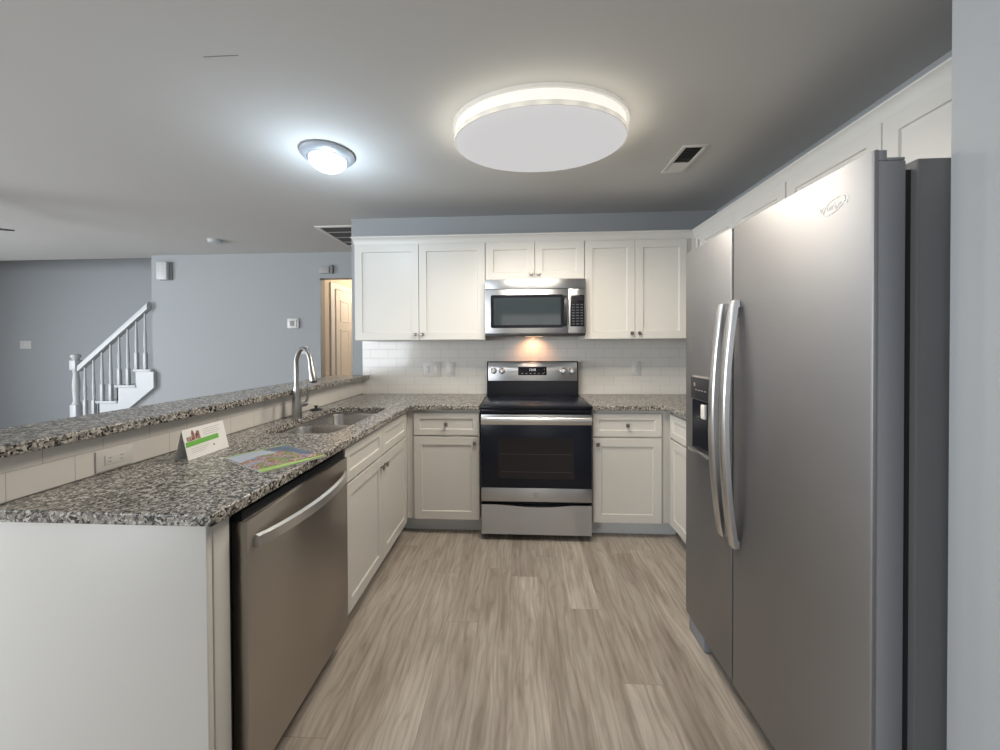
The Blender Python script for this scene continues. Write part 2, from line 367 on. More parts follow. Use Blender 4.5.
# ------------------------------------------------------------------ cabinets
def knob(mp, u, v, w, parent):
    b = B(mp); n = 12
    def ring(r, h): return [(u+r*math.cos(2*PI*i/n), v+r*math.sin(2*PI*i/n), w+h) for i in range(n)]
    b.loft([ring(.0075, 0), ring(.0055, .004), ring(.0055, .014)])
    b.box(u-.0125, u+.0125, v-.0125, v+.0125, w+.014, w+.023, .0025)
    return obj('knob', b, 'knob', parent)
def carcass(mp, u0, u1, v0, v1, depth, name, parent, mid=(), rails=()):
    """face frame plus hollow box; the face frame's front is w = 0"""
    b = B(mp); t = .016; f = .038
    b.box(u0, u0+t, v0, v1, -depth, -.019); b.box(u1-t, u1, v0, v1, -depth, -.019)
    b.box(u0+t, u1-t, v0, v0+t, -depth, -.019); b.box(u0+t, u1-t, v0+t, v1, -depth, -depth+.006)
    b.box(u0, u0+f, v0, v1, -.019, 0); b.box(u1-f, u1, v0, v1, -.019, 0)
    for r in (v0, v1-f, *rails): b.box(u0+f, u1-f, r, r+f, -.019, 0)
    for q in mid: b.box(q-f/2, q+f/2, v0+f, v1-f, -.0188, -.0002)
    return obj(name, b, 'white', parent)
def door(mp, u0, u1, v0, v1, parent, kn=None, name='door', st=.057):
    o = obj(name, B(mp).shaker(u0, u1, v0, v1, .0006, .019, st, .008), 'white', parent)
    if kn: knob(mp, kn[0], kn[1], .0196, o)
    return o
def toe(mp, u0, u1, parent, rec=.07):
    b = B(mp).box(u0, u1, 0, .1095, -rec-.015, -rec); return obj('toe_kick', b, 'toe', parent)

UB, UT = 1.372, 2.135                                    # bottom and top of the upper cabinets
MU = FB(2.879)                                           # upper face frames on the back wall
def upper(label, u0, u1, v0, doors, loc, mp=MU, depth=.30, knob_v=None, gap=.0018):
    t = thing('upper_cabinet', label, 'cabinet', loc, 'white upper cabinets')
    carcass(mp, u0, u1, v0, UT, depth, 'carcass', t, mid=[(doors[0][1]+doors[1][0])/2])
    kv = v0+.045 if knob_v is None else knob_v
    for i, (a, c) in enumerate(doors):
        ku = c-.028 if i == 0 else a+.028
        door(mp, a+gap, c-gap, v0+.004, UT-.016, t, (ku, kv) if kv > 0 else None)
    return t
upper('white double-door upper cabinet left of the microwave', -1.277, -.2465, UB, ((-1.276, -.766), (-.766, -.2475)), (-.77, 3.03, UB))
upper('short white double-door cabinet directly above the microwave', -.2460, .5080, 1.828, ((-.245, .1325), (.1325, .507)), (.13, 3.03, 1.828))
upper('white double-door upper cabinet right of the microwave, beside the refrigerator', .5085, 1.300, UB, ((.5095, .884), (.884, 1.268)), (.9, 3.03, UB))
MUR = FR(1.326)
upper('white upper cabinet on the right wall between the corner and the cabinet over the refrigerator', 1.897, 2.858, UB, ((1.899, 2.325), (2.325, 2.76)), (1.5, 2.38, UB), MUR, .30)
_t = COL.objects['upper_cabinet.003']; obj('corner_filler', B(MUR).box(2.8585, 2.8785, UB, UT-.013, 0, .025), 'white', _t)
upper('white double-door cabinet above the stainless refrigerator', .935, 1.8965, 1.80, ((.938, 1.4175), (1.4175, 1.8945)), (1.5, 1.42, 1.80), MUR, .30, -1)
# crown moulding: a cove swept along both runs
prof = [(0, 0), (.004, 0), (.006, .018), (.011, .036), (.020, .049), (.026, .053), (.026, .061), (0, .061)]
CZ = UT-.012
path = [((-1.2785, YW-.0005), (-1, 0)), ((-1.2785, 2.8785), (-1, -1)), ((1.3255, 2.8785), (-1, -1)), ((1.3255, .803), (-1, 0))]
loops = [[(px+d[0]*q, py+d[1]*q, CZ+h) for q, h in prof] for (px, py), d in path]
tag(obj('crown_molding', B().loft(loops), 'white'), 'white crown molding running along the tops of the upper cabinets', 'molding')

ZB, ZT = .11, .884                                       # base cabinets
# peninsula end panel
t = thing('end_panel', 'plain white end panel closing the near end of the peninsula', 'panel', (-1.1, .92, 0))
obj('panel', B().box(-1.475, -.781, .886, .905, 0, ZT, .002), 'white', t)
obj('post', B().box(-.86, -.778, .9055, .958, 0, ZT, .002), 'white', t)
obj('backing', B().box(-1.475, -.87, .9055, .955, 0, ZT), 'white', t)
# sink base on the left run
MS = FL(-.785); u0, u1 = 1.603, 2.517
t = thing('base_cabinet', 'white sink base cabinet with two doors beside the dishwasher', 'cabinet', (-1.05, 2.06, 0), 'white base cabinets')
carcass(MS, u0, u1, ZB, ZT, .56, 'carcass', t, mid=[2.06], rails=(.672,)); toe(MS, u0, 2.60, t)
for a, c, ku in ((u0+.003, 2.0585, None), (2.0615, u1-.003, None)):
    door(MS, a, c, .714, .874, t, None, 'false_drawer_front', .045)
door(MS, u0+.003, 2.0585, ZB+.004, .704, t, (2.030, .652)); door(MS, 2.0615, u1-.003, ZB+.004, .704, t, (2.090, .652))
obj('corner_filler', B(MS).box(u1+.0005, 2.588, ZB, ZT, -.019, 0), 'white', t)
# back run left of range
MBk = FB(2.589)
def base(label, u0, u1, kn_left, fill, loc, mp, t_ext):
    t = thing('base_cabinet', label, 'cabinet', loc, 'white base cabinets')
    carcass(mp, u0, u1, ZB, ZT, .565, 'carcass', t, rails=(.672,)); toe(mp, *t_ext, t)
    o = door(mp, u0+.003, u1-.003, .704, .862, t, ((u0+u1)/2, .783), 'drawer', .042)
    door(mp, u0+.003, u1-.003, ZB+.004, .694, t, ((u0+.032) if kn_left else (u1-.032), .652))
    if fill: obj('corner_filler', B(mp).box(*fill, ZB, ZT, -.019, 0), 'white', t)
    return t
base('white base cabinet with drawer, left of the range', -.733, -.268, False, (-.784, -.7335), (-.5, 2.88, 0), MBk, (-.855, -.268))
base('white base cabinet with drawer, right of the range', .507, .973, True, (.9735, 1.039), (.75, 2.88, 0), MBk, (.507, 1.10))
MRt = FR(1.040)
base('white base cabinet on the right wall, mostly hidden by the refrigerator', 1.830, 2.566, True, None, (1.35, 2.2, 0), MRt, (1.830, 2.60))

# ------------------------------------------------------------------ countertops
def slab(outer, holes, z0, z1, bevel):
    b = B(); bm = b.bm; es = []
    for lp in [outer]+holes:
        vs = [bm.verts.new((x, y, z0)) for x, y in lp]
        es += [bm.edges.new((vs[i], vs[(i+1) % len(vs)])) for i in range(len(vs))]
    r = bmesh.ops.triangle_fill(bm, edges=es, use_beauty=True)
    fs = [g for g in r['geom'] if isinstance(g, bmesh.types.BMFace)]
    ex = bmesh.ops.extrude_face_region(bm, geom=fs)
    bmesh.ops.translate(bm, verts=[g for g in ex['geom'] if isinstance(g, bmesh.types.BMVert)], vec=(0, 0, z1-z0))
    return b
def bev(o, wd):
    md = o.modifiers.new('eased_edge', 'BEVEL'); md.width = wd; md.segments = 3; md.limit_method = 'ANGLE'; md.angle_limit = math.radians(50)
SX0, SX1, SY0, SY1 = -1.235, -.868, 1.705, 2.452
hole = [(x, y) for x, y, z in rrect((SX0+SX1)/2, (SY0+SY1)/2, (SX1-SX0)/2, (SY1-SY0)/2, .07, 0)]
C0, C1 = .886, .9165
o = obj('countertop', slab([(-1.351, .863), (-.745, .863), (-.745, 2.545), (-.2645, 2.545), (-.2645, 3.180), (-1.351, 3.180)], [hole], C0, C1, 0), 'granite', smooth=25)
bev(o, .004); tag(o, 'speckled grey granite countertop of the peninsula with the sink cutout', 'countertop')
o = obj('countertop', slab([(.5045, 2.545), (.993, 2.545), (.993, 1.82), (1.645, 1.82), (1.645, 3.180), (.5045, 3.180)], [], C0, C1, 0), 'granite', smooth=25)
bev(o, .004); tag(o, 'granite countertop right of the range, running behind the refrigerator', 'countertop')
o = obj('bar_top', B().box(-1.592, -1.298, .80, YW-.0005, 1.047, 1.078), 'granite', smooth=25)
bev(o, .004); tag(o, 'long raised granite bar top on the tiled half wall', 'bar top')

# ------------------------------------------------------------------ sink, faucet
t = thing('kitchen_sink', 'double bowl stainless undermount sink in the granite peninsula', 'sink', (-1.05, 2.1, .69))
ym = 2.085
for (ya, yb) in ((SY0-.006, ym-.012), (ym+.012, SY1+.006)):
    cx, cy, hx, hy = (SX0+SX1)/2, (ya+yb)/2, (SX1-SX0)/2+.006, (yb-ya)/2
    b = B(); zt = .872
    b.loft([rrect(cx, cy, hx, hy, .065, zt), rrect(cx, cy, hx-.004, hy-.004, .062, zt-.012), rrect(cx, cy, hx-.012, hy-.012, .058, .725), rrect(cx, cy, hx-.03, hy-.03, .045, .700), rrect(cx, cy, .05, .05, .0499, .692)], cap0=False)
    bo = obj('bowl', b, 'sink', t, smooth=60)
    obj('drain', B().lathe([(.042, 0), (.042, .002), (.036, .003), (.030, -.0005 + .0015)], (cx, cy, .6925), n=24), 'chrome', bo)
b = slab([(x, y) for x, y, z in rrect((SX0+SX1)/2, (SY0+SY1)/2, (SX1-SX0)/2+.025, (SY1-SY0)/2+.025, .08, 0)],
         [[(x, y) for x, y, z in rrect((SX0+SX1)/2, (SY0-.006+ym-.012)/2, (SX1-SX0)/2+.006, (ym-.006-SY0)/2, .065, 0)],
          [(x, y) for x, y, z in rrect((SX0+SX1)/2, (SY1+.006+ym+.012)/2, (SX1-SX0)/2+.006, (SY1-ym-.006)/2, .065, 0)]], .8705, .8725, 0)
obj('rim', b, 'sink', t)
obj('rim_wall', B().loft([rrect((SX0+SX1)/2, (SY0+SY1)/2, (SX1-SX0)/2+.008, (SY1-SY0)/2+.008, .075, .8726), rrect((SX0+SX1)/2, (SY0+SY1)/2, (SX1-SX0)/2+.008, (SY1-SY0)/2+.008, .075, .8855)], False, False), 'sink', t, smooth=60)

fx, fy, fz = -1.2665, 2.066, C1
t = thing('faucet', 'brushed nickel gooseneck pull-down faucet behind the sink', 'faucet', (fx, fy, fz))
obj('base', B().lathe([(.0298, 0), (.0298, .004), (.029, .008)], (fx, fy, fz+.0003)), 'chrome', t, smooth=50)
obj('body', B().lathe([(.0285, .008), (.0265, .06), (.0215, .12), (.0165, .165), (.0135, .185)], (fx, fy, fz)), 'chrome', t, smooth=50)
dx, dy = .80, -.60
R_ = .094
pts = [(fx, fy, fz+.18), (fx, fy, fz+.24), (fx, fy, fz+.305)]
for k in range(1, 15):
    a = PI - PI*k/14*.93
    q = R_+R_*math.cos(a); pts.append((fx+dx*q, fy+dy*q, fz+.305+R_*math.sin(a)))
obj('spout', B().tube(pts, .0125, 14), 'chrome', t, smooth=60)
e = Vector(pts[-1]); dn = (Vector(pts[-1])-Vector(pts[-2])).normalized()
hd = obj('spray_head', B().tube([e-dn*.004, e+dn*.02, e+dn*.07, e+dn*.105, e+dn*.11], [.0135, .0145, .0175, .0205, .0185], 16), 'chrome', t, smooth=50)
obj('spray_face', B().tube([e+dn*.1105, e+dn*.113], [.0165, .0155], 16), 'blackplastic', hd)
hx_, hy_ = .45, .89
p0 = Vector((fx, fy, fz+.075))
hd = obj('handle_hub', B().tube([p0+Vector((hx_, hy_, 0))*.018, p0+Vector((hx_, hy_, 0))*.058, p0+Vector((hx_, hy_, 0))*.064], [.0155, .0145, .011], 14), 'chrome', t, smooth=50)
q0 = p0+Vector((hx_, hy_, 0))*.052
obj('lever', B().tube([q0, q0+Vector((.006, .012, .03)), q0+Vector((.010, .016, .075)), q0+Vector((.006, .010, .115))], [.008, .007, .006, .0045], 10), 'chrome', hd, smooth=50)
t = thing('sink_stopper', 'small black rubber sink stopper lying on granite behind the faucet', 'stopper', (-1.30, 2.33, C1))
obj('disc', B().lathe([(.036, .0005), (.038, .004), (.032, .010), (.012, .013)], (-1.30, 2.33, C1)), 'blackplastic', t, smooth=50)
obj('grip', B().lathe([(.008, .0133), (.007, .022), (.013, .026), (.011, .031)], (-1.30, 2.33, C1), n=16), 'blackplastic', t, smooth=50)

# ------------------------------------------------------------------ printed matter on the counter
ax0, ax1, ay0, ay1, ah = -1.235, -1.183, 1.272, 1.460, .108
t = thing('tent_card', 'folded white tent card with a green band standing on the granite', 'card', (-1.21, 1.366, C1))
z = C1+.0006; am = (ax0+ax1)/2; th = .0012
b = B().prism([(ax1, z), (am, z+ah), (am-th, z+ah), (ax1-th*1.6, z)], 'y', ay0, ay1)
obj('front_leaf', b, 'card', t)
obj('back_leaf', B().prism([(ax0, z), (am-.0013, z+ah), (am, z+ah+.0008), (ax0+th*1.6, z)], 'y', ay0, ay1), 'card', t)
obj('base_leaf', B().box(ax0+.004, ax1-.004, ay0+.0005, ay1-.0005, z, z+.0008), 'card', t)
def cardmap(u, v, w):            # u along the card, v up the front leaf, w out of it
    s = Vector((am-ax1, 0, ah)).normalized(); n = Vector((ah, 0, ax1-am)).normalized()
    p = Vector((ax1, ay0+u, z)) + s*v + n*w; return tuple(p)
L_ = math.hypot(ah, ax1-am)
obj('green_band', B(cardmap).prism([(.004, .046), (.150, .050), (.150, .068), (.004, .064)], 'z', .0004, .0008), 'green', t)
b = B(cardmap)
b.loft([[(u, v, w) for u, v in ((.012, .066), (.030, .066), (.030, .083), (.012, .081))] for w in (.0004, .0008)])
b.loft([[(u, v, w) for u, v in ((.031, .066), (.046, .067), (.047, .088), (.043, .103), (.038, .103), (.034, .09))] for w in (.0004, .0008)])
b.loft([[(u, v, w) for u, v in ((.048, .067), (.070, .067), (.068, .097), (.060, .099), (.050, .085))] for w in (.0004, .0008)])
obj('picture', b, 'photo', t)
b = B(cardmap)
for k in range(4): b.box(.085, .165-.012*(k % 2), .098-.0075*k, .0995-.0075*k, .0004, .0007)
for k in range(3): b.box(.02, .10-.01*k, .036-.0075*k, .0375-.0075*k, .0004, .0007)
obj('text_lines', b, 'line', t)
obj('emblem', B(cardmap).box(.118, .124, .026, .033, .0004, .0008), 'markd', t)
# brochure
ang = math.atan2(1.152-1.302, -.817+1.078); cxx, cyy = -.893, 1.320
def bro(u, v, w):                # u along the b0->b1 edge, v across
    c, s = math.cos(ang), math.sin(ang); return (cxx+u*c-v*s, cyy+u*s+v*c, C1+w)
t = thing('brochure', 'glossy colour magazine with a green border lying flat near the counter edge', 'magazine', (cxx, cyy, C1))
hu, hv = .145, .110
obj('pages', B(bro).box(-hu+.001, hu-.001, -hv+.001, hv-.001, .0005, .0040), 'card', t)
obj('cover', B(bro).box(-hu, hu, -hv, hv, .0041, .0048), 'cover', t)
obj('green_border', B(bro).prism([(hu-.040, -hv), (hu, -hv), (hu, hv), (hu-.012, hv)], 'z', .0049, .0052), 'lime', t)
b = B(bro).box(-hu, -hu+.008, -hv, hv, .0049, .0052); obj('green_edge', b, 'lime', t)
obj('blue_corner', B(bro).prism([(-hu+.010, .02), (-hu+.010, hv-.004), (.085, hv-.004), (.06, .075), (-.03, .06)], 'z', .0049, .0051), 'navy', t)
obj('sky_area', B(bro).prism([(-hu+.010, -hv+.004), (-hu+.010, .018), (-.045, .03), (-.06, -.03), (-.035, -.085), (-.02, -hv+.004)], 'z', .0049, .0051), 'sky', t)

# ------------------------------------------------------------------ outlets, switches
def plate(name, label, cat, mp, u0, u1, v0, v1, w0, kind, horiz=False, group=None, loc=None):
    p = mp((u0+u1)/2, (v0+v1)/2, w0); t = thing(name, label, cat, p, group)
    obj('cover_plate', B(mp).box(u0, u1, v0, v1, w0, w0+.005, .002), 'plate', t)
    cu, cv = (u0+u1)/2, (v0+v1)/2
    n = max(1, round((u1-u0)/.075)) if not horiz else 1
    for k in range(n):
        c = u0+(u1-u0)*(k+.5)/n
        hw, hh = (.0165, .033) if not horiz else (.033, .0165)
        ins = obj('receptacle' if kind[k] == 'o' else 'rocker', B(mp).box(c-hw, c+hw, cv-hh, cv+hh, w0+.0051, w0+.0075, .001), 'plate', t)
        if kind[k] == 'o':
            for s in (-1, 1):
                for q in (-1, 1):
                    b = B(mp)
                    if horiz: b.box(c+s*.018-.005, c+s*.018+.004, cv+q*.006-.0012, cv+q*.006+.0012, w0+.0076, w0+.0079)
                    else: b.box(c+q*.006-.0012, c+q*.006+.0012, cv+s*.018-.004, cv+s*.018+.005, w0+.0076, w0+.0079)
                    obj('slot', b, 'markd', ins)
    return t
plate('outlet', 'horizontal white outlet in the tile below the raised bar', 'outlet', FL(-1.352), 1.115, 1.230, .9225, .990, 0, 'o', True)
plate('outlet', 'two-gang white outlet and switch plate on the tile left of the range', 'outlet', FB(YW-.009), -.815, -.664, 1.062, 1.188, 0, 'or')
plate('light_switch', 'single white switch plate on the tile next to the two-gang plate', 'switch', FB(YW-.009), -.612, -.542, 1.062, 1.186, 0, 'r')
plate('outlet', 'single white outlet on the tile right of the range', 'outlet', FB(YW-.009), .957, 1.027, 1.070, 1.192, 0, 'o')
plate('light_switch', 'white double switch plate on the dark wall left of the stairs', 'switch', FB(YS), -7.58, -7.40, 1.32, 1.44, 0, 'rr')
plate('light_switch', 'small white wall plate below the thermostat, above the faucet', 'switch', FB(YF), -2.56, -2.47, 1.245, 1.335, 0, 'r')
t = thing('thermostat', 'white square thermostat with dark screen on the far wall', 'thermostat', (-2.65, YF, 1.6))
m_ = FB(YF)
obj('housing', B(m_).box(-2.715, -2.578, 1.548, 1.662, 0, .024, .004), 'plate', t)
obj('screen', B(m_).box(-2.685, -2.628, 1.575, 1.635, .0241, .0256, .0006), 'markd', t)
obj('button_strip', B(m_).box(-2.605, -2.592, 1.56, 1.65, .0241, .0262, .001), 'grille', t)
t = thing('door_chime', 'white box door chime on the far wall above the stair rail', 'chime', (-4.235, YF, 2.24))
obj('backplate', B(m_).box(-4.300, -4.150, 2.135, 2.352, 0, .012, .002), 'grille', t)
c_ = obj('cover', B(m_).box(-4.307, -4.177, 2.139, 2.350, .012, .055, .006), 'trim', t)
b = B(m_)
for k in range(3): b.box(-4.287+.030*k, -4.283+.030*k, 2.155, 2.335, .0551, .0565)
for k in range(4): b.box(-4.300, -4.184, 2.180+.036*k, 2.183+.036*k, .0551, .0562)
obj('grille_lines', b, 'plate', c_)
t = thing('motion_sensor', 'small grey-white box mounted above the warm lit doorway', 'sensor', (-2.23, YF, 2.23))
obj('housing', B(m_).box(-2.315, -2.195, 2.188, 2.268, 0, .04, .006), 'print_tone', t)
obj('side_lens', B(m_).box(-2.1948, -2.158, 2.186, 2.284, 0, .03, .004), 'grille', t)

# ------------------------------------------------------------------ dishwasher
MD = FL(-.790); d0, d1 = .980, 1.582
t = thing('dishwasher', 'stainless steel dishwasher in the peninsula next to the white end panel', 'dishwasher', (-1.05, 1.28, 0))
obj('tub', B(MD).box(d0-.012, d1+.006, .105, .878, -.55, -.002), 'blackplastic', t)
obj('control_strip', B(MD).prism([(d0, .8452), (d1, .8452), (d1, .872), (d0, .872)], 'z', -.001, .030), 'black', t)
for k in range(6): obj('button', B(MD).box(d0+.10+.06*k, d0+.118+.06*k, .8722, .8726, .010, .018), 'markd', t)
dd = obj('door', B(MD).box(d0, d1, .098, .845, -.0015, .045, .004), 'steel_dark', t)
pts = []
for k in range(17):
    a = k/16; pts.append((d0+.025+(d1-d0-.06)*a, .778+.0*a, .050+.042*math.sin(PI*a)**.7))
hb = B(MD); loops = []
for i, p in enumerate(pts):
    loops.append([(p[0], p[1]-.019, p[2]), (p[0], p[1]-.014, p[2]+.011), (p[0], p[1]+.014, p[2]+.011), (p[0], p[1]+.019, p[2]), (p[0], p[1]+.012, p[2]-.004), (p[0], p[1]-.012, p[2]-.004)])
hh = obj('handle', hb.loft(loops), 'handle', dd, smooth=50)
obj('toe_panel', B(MD).box(d0, d1, 0, .094, -.06, -.045), 'blackplastic', t)

# ------------------------------------------------------------------ range
rx0, rx1 = -.2575, .4975; rc = (rx0+rx1)/2; MRg = FB(2.56)
t = thing('range', 'stainless and black electric range between the base cabinets', 'range', (rc, 2.85, 0))
obj('body', B().box(rx0+.003, rx1-.003, 2.562, 3.155, .03, .895), 'black', t)
for sx in (rx0+.05, rx1-.05):
    for sy in (2.62, 3.1): obj('foot', B().lathe([(.018, 0), (.018, .03)], (sx, sy, 0), n=12), 'blackplastic', t)
ct = obj('cooktop', B().box(rx0, rx1, 2.522, 3.105, .8955, .917, .004), 'black', t)
b = B().box(rx0+.012, rx1-.012, 2.545, 3.095, .9172, .9185, .0005); gl = obj('glass_surface', b, 'glass', ct)
b = B(MRg).box(rx0+.002, rx1-.002, .866, .895, .0, .034, .004); obj('vent_trim', b, 'black', t)
for cx, cy, r in ((rc-.19, 2.68, .105), (rc+.19, 2.68, .09), (rc-.18, 2.95, .078), (rc+.18, 2.95, .10)):
    bb = B(); n = 40
    bb.loft([[(cx+q*math.cos(2*PI*i/n), cy+q*math.sin(2*PI*i/n), h) for i in range(n)] for q, h in ((r, .9186), (r, .9189), (r-.004, .9189), (r-.004, .9186))], False, False)
    obj('burner_ring', bb, 'ring', ct)
# backguard
bg = obj('backguard', B().prism([(3.090, .917), (3.165, .917), (3.165, 1.196), (3.112, 1.196), (3.094, 1.03)], 'x', rx0, rx1), 'black', t)
def PG(u, v, w):                 # slanted control face, v measured up the face
    s = Vector((0, 3.112-3.094, 1.196-1.03)).normalized(); n = Vector((0, -s.z, s.y)); p = Vector((u, 3.094, 1.03))+s*v+n*w; return tuple(p)
obj('control_panel', B(PG).box(rx0+.010, rx1-.010, .006, .160, .0005, .006, .002), 'steel', bg)
dp = obj('display', B(PG).box(rc-.118, rc+.118, .052, .122, .0062, .0082, .001), 'black', bg)
sl = math.atan2(3.112-3.094, 1.196-1.03)
text('display_digits', '12:08', .026, 'digit', dp, Matrix.Translation(PG(rc, .096, .0087)) @ Matrix.Rotation(PI/2-sl, 4, 'X'), .0002)
for q in [(rc-.09+.034*k, rc-.076+.034*k, .064, .069) for k in range(6)]+[(rc+.095, rc+.103, .098, .104), (rc+.095, rc+.103, .072, .078)]:
    obj('touch_mark', B(PG).box(*q, .0083, .0086), 'markd', dp)
for ux in (rx0+.055, rx0+.125, rx1-.125, rx1-.055):
    n = 18
    def rg(r, h): return [(ux+r*math.cos(2*PI*i/n), .088+r*math.sin(2*PI*i/n), .0062+h) for i in range(n)]
    kb = obj('control_knob', B(PG).loft([rg(.026, 0), rg(.026, .004), rg(.022, .007), rg(.020, .024), rg(.017, .027)]), 'handle', bg, smooth=40)
    obj('grip', B(PG).box(ux-.004, ux+.004, .088-.019, .088+.019, .0335, .040, .0015), 'handle', kb)
# oven door
od = obj('oven_door', B(MRg).box(rx0+.004, rx1-.004, .262, .862, .002, .038, .004), 'black', t)
obj('glass', B(MRg).box(rx0+.006, rx1-.006, .362, .790, .0382, .0400, .0006), 'glass', od)
wn = obj('window', B(MRg).box(rc-.255, rc+.255, .425, .705, .0401, .0405), 'window_in', od)
b = B(MRg)
for v in (.47, .59): b.box(rc-.235, rc+.235, v, v+.003, .0406, .0409)
obj('rack_lines', b, 'rack', wn)
obj('top_band', B(MRg).box(rx0+.006, rx1-.006, .7905, .860, .0382, .0415, .001), 'steel', od)
hb = B(); n = 14
def hsec(x, yy): return [(x, yy-.006, .803), (x, yy-.011, .813), (x, yy-.013, .828), (x, yy-.010, .843), (x, yy-.002, .849), (x, yy+.004, .842), (x, yy+.004, .808)]
loops = []
for k in range(n+1):
    a = k/n; loops.append(hsec(rx0+.012+(rx1-rx0-.024)*a, 2.487-.010*math.sin(PI*a)))
hd = obj('oven_handle', hb.loft(loops), 'handle', od, smooth=45)
for x in (rx0+.03, rx1-.03): obj('handle_mount', B().box(x-.013, x+.013, 2.4915, 2.5185, .812, .842, .003), 'handle', hd)
lb = obj('lower_band', B(MRg).box(rx0+.006, rx1-.006, .270, .3615, .0382, .0415, .001), 'steel', od)
em = obj('emblem', B().lathe([(.0195, 0), (.0195, -.0015), (.017, -.002)], (rc, 2.5183, .318), 'y', 28), 'markd', od)
eb = B(); n = 28
eb.loft([[(rc+q*math.cos(2*PI*i/n), 2.5163-h, .318+q*math.sin(2*PI*i/n)) for i in range(n)] for q, h in ((.0165, 0), (.0165, .0006), (.0140, .0006), (.0140, 0))], False, False)
obj('emblem_ring', eb, 'mark', em)
text('emblem_letters', 'GE', .017, 'mark', em, Matrix.Translation((rc, 2.5159, .318)) @ Matrix.Rotation(PI/2, 4, 'X'), .0003)
# storage drawer with a dipped top lip
pl = [(rx0+.006, .045), (rx1-.006, .045), (rx1-.006, .247)]
for k in range(1, 16): 
    a = k/16; x = rx1-.006-(rx1-rx0-.012)*a; pl.append((x, .247-.017*max(0, math.sin(PI*min(1, max(0, (a-.15)/.7))))**1.3))
pl.append((rx0+.006, .247))
obj('storage_drawer', B(MRg).prism(pl, 'z', .003, .040), 'steel', t, smooth=20)

# ------------------------------------------------------------------ microwave
mx0, mx1 = -.2455, .5075; MM = FB(2.835)
t = thing('microwave', 'stainless over-the-range microwave under the short upper cabinet', 'microwave', (rc, 3.0, 1.405))
obj('body', B().box(mx0+.002, mx1-.002, 2.836, 3.178, 1.418, 1.8265), 'dgrey', t)
ub = obj('underside', B().box(mx0+.004, mx1-.004, 2.80, 3.17, 1.4005, 1.4175, .003), 'blackplastic', t)
obj('vent_panel', B(MM).box(mx0, mx1, 1.752, 1.8255, 0, .032, .004), 'steel', t)
md = obj('door', B(MM).box(mx0, .3755, 1.4185, 1.7495, 0, .035, .004), 'steel', t)
wf = obj('window_frame', B(MM).loft([rrect(.070, 1.584, .272, .124, .014, .0351), rrect(.070, 1.584, .272, .124, .014, .0362), rrect(.070, 1.584, .266, .118, .012, .0366)]), 'black', md)
obj('window', B(MM).loft([rrect(.070, 1.584, .250, .102, .006, .0367), rrect(.070, 1.584, .250, .102, .006, .0370)]), 'glass2', md)
pts = [(.3535, 1.470, .0352), (.3535, 1.474, .050), (.3535, 1.50, .064), (.3535, 1.584, .068), (.3535, 1.668, .064), (.3535, 1.694, .050), (.3535, 1.698, .0352)]
hb = B(MM); loops = []
for p in pts: loops.append([(p[0]-.0115, p[1], p[2]), (p[0]-.009, p[1], p[2]+.009), (p[0]+.009, p[1], p[2]+.009), (p[0]+.0115, p[1], p[2])])
obj('handle', hb.loft(loops), 'blackplastic', md, smooth=50)
cp = obj('control_panel', B(MM).box(.378, mx1, 1.4185, 1.7495, 0, .035, .003), 'steel', t)
kp = obj('keypad', B(MM).box(.392, mx1-.012, 1.468, 1.702, .0352, .0362, .0004), 'black', cp)
b = B(MM)
for r in range(8):
    for c in range(3): b.box(.404+.031*c, .424+.031*c, 1.484+.0205*r, 1.490+.0205*r, .0363, .0366)
obj('keys', b, 'ring', kp)
obj('clock_window', B(MM).box(.402, mx1-.022, 1.662, 1.692, .0363, .0368), 'window_in', kp)
ln = obj('task_lens', B().box(.06, .20, 2.98, 3.06, 1.3985, 1.4003), 'lens', t)
l = bpy.data.lights.new('cooktop_task_light', 'SPOT'); l.energy = 3.4; l.color = (1, .50, .25); l.spot_size = 2.3; l.spot_blend = .97; l.shadow_soft_size = .0
o = bpy.data.objects.new('cooktop_task_light', l); COL.objects.link(o); o.parent = t
o.location = Vector((.13, 3.06, 1.392))-t.location; o.rotation_euler = (.55, 0, 0)

# ------------------------------------------------------------------ refrigerator
FXF, FXB, FY0, FY1, FS = .785, .852, .868, 1.792, 1.412
t = thing('refrigerator', 'tall stainless side-by-side refrigerator at the right wall', 'refrigerator', (1.2, 1.33, 0))
obj('case', B().box(.882, 1.615, FY0+.006, FY1-.006, .03, 1.735, .006), 'dgrey', t)
obj('gasket', B().box(FXB+.0005, .8815, FY0+.02, FY1-.02, .09, 1.715), 'gasket', t)
def fdoor(name, y0, y1, zt):
    g = .003
    def sec(z): return [(FXF+.006, y0, z), (FXF+.002, y0+.002, z), (FXF, y0+.008, z), (FXF, y1-.008, z), (FXF+.002, y1-.002, z), (FXF+.006, y1, z), (FXF+.009, y1, z), (FXF+.009, y0, z)]
    o = obj(name, B().loft([sec(.078), sec(zt)]), 'steel_fr', t, smooth=40)
    obj('door_liner', B().box(FXF+.0095, FXB, y0+.0005, y1-.0005, .080, 1.728, .002).box(FXF+.0095, FXF+.028, y0+.0005, y1-.0005, 1.7282, 1.7515, .002), 'grey', o)
    obj('hinge_cover', B().box(FXF+.0285, FXB-.002, (y0 if y0 < 1 else y1-.05), (y0+.05 if y0 < 1 else y1), 1.7285, 1.735, .002), 'grey', o)
    return o
dR = fdoor('fresh_food_door', FY0, FS-.005, 1.752)
dL = fdoor('freezer_door', FS+.005, FY1, 1.752)
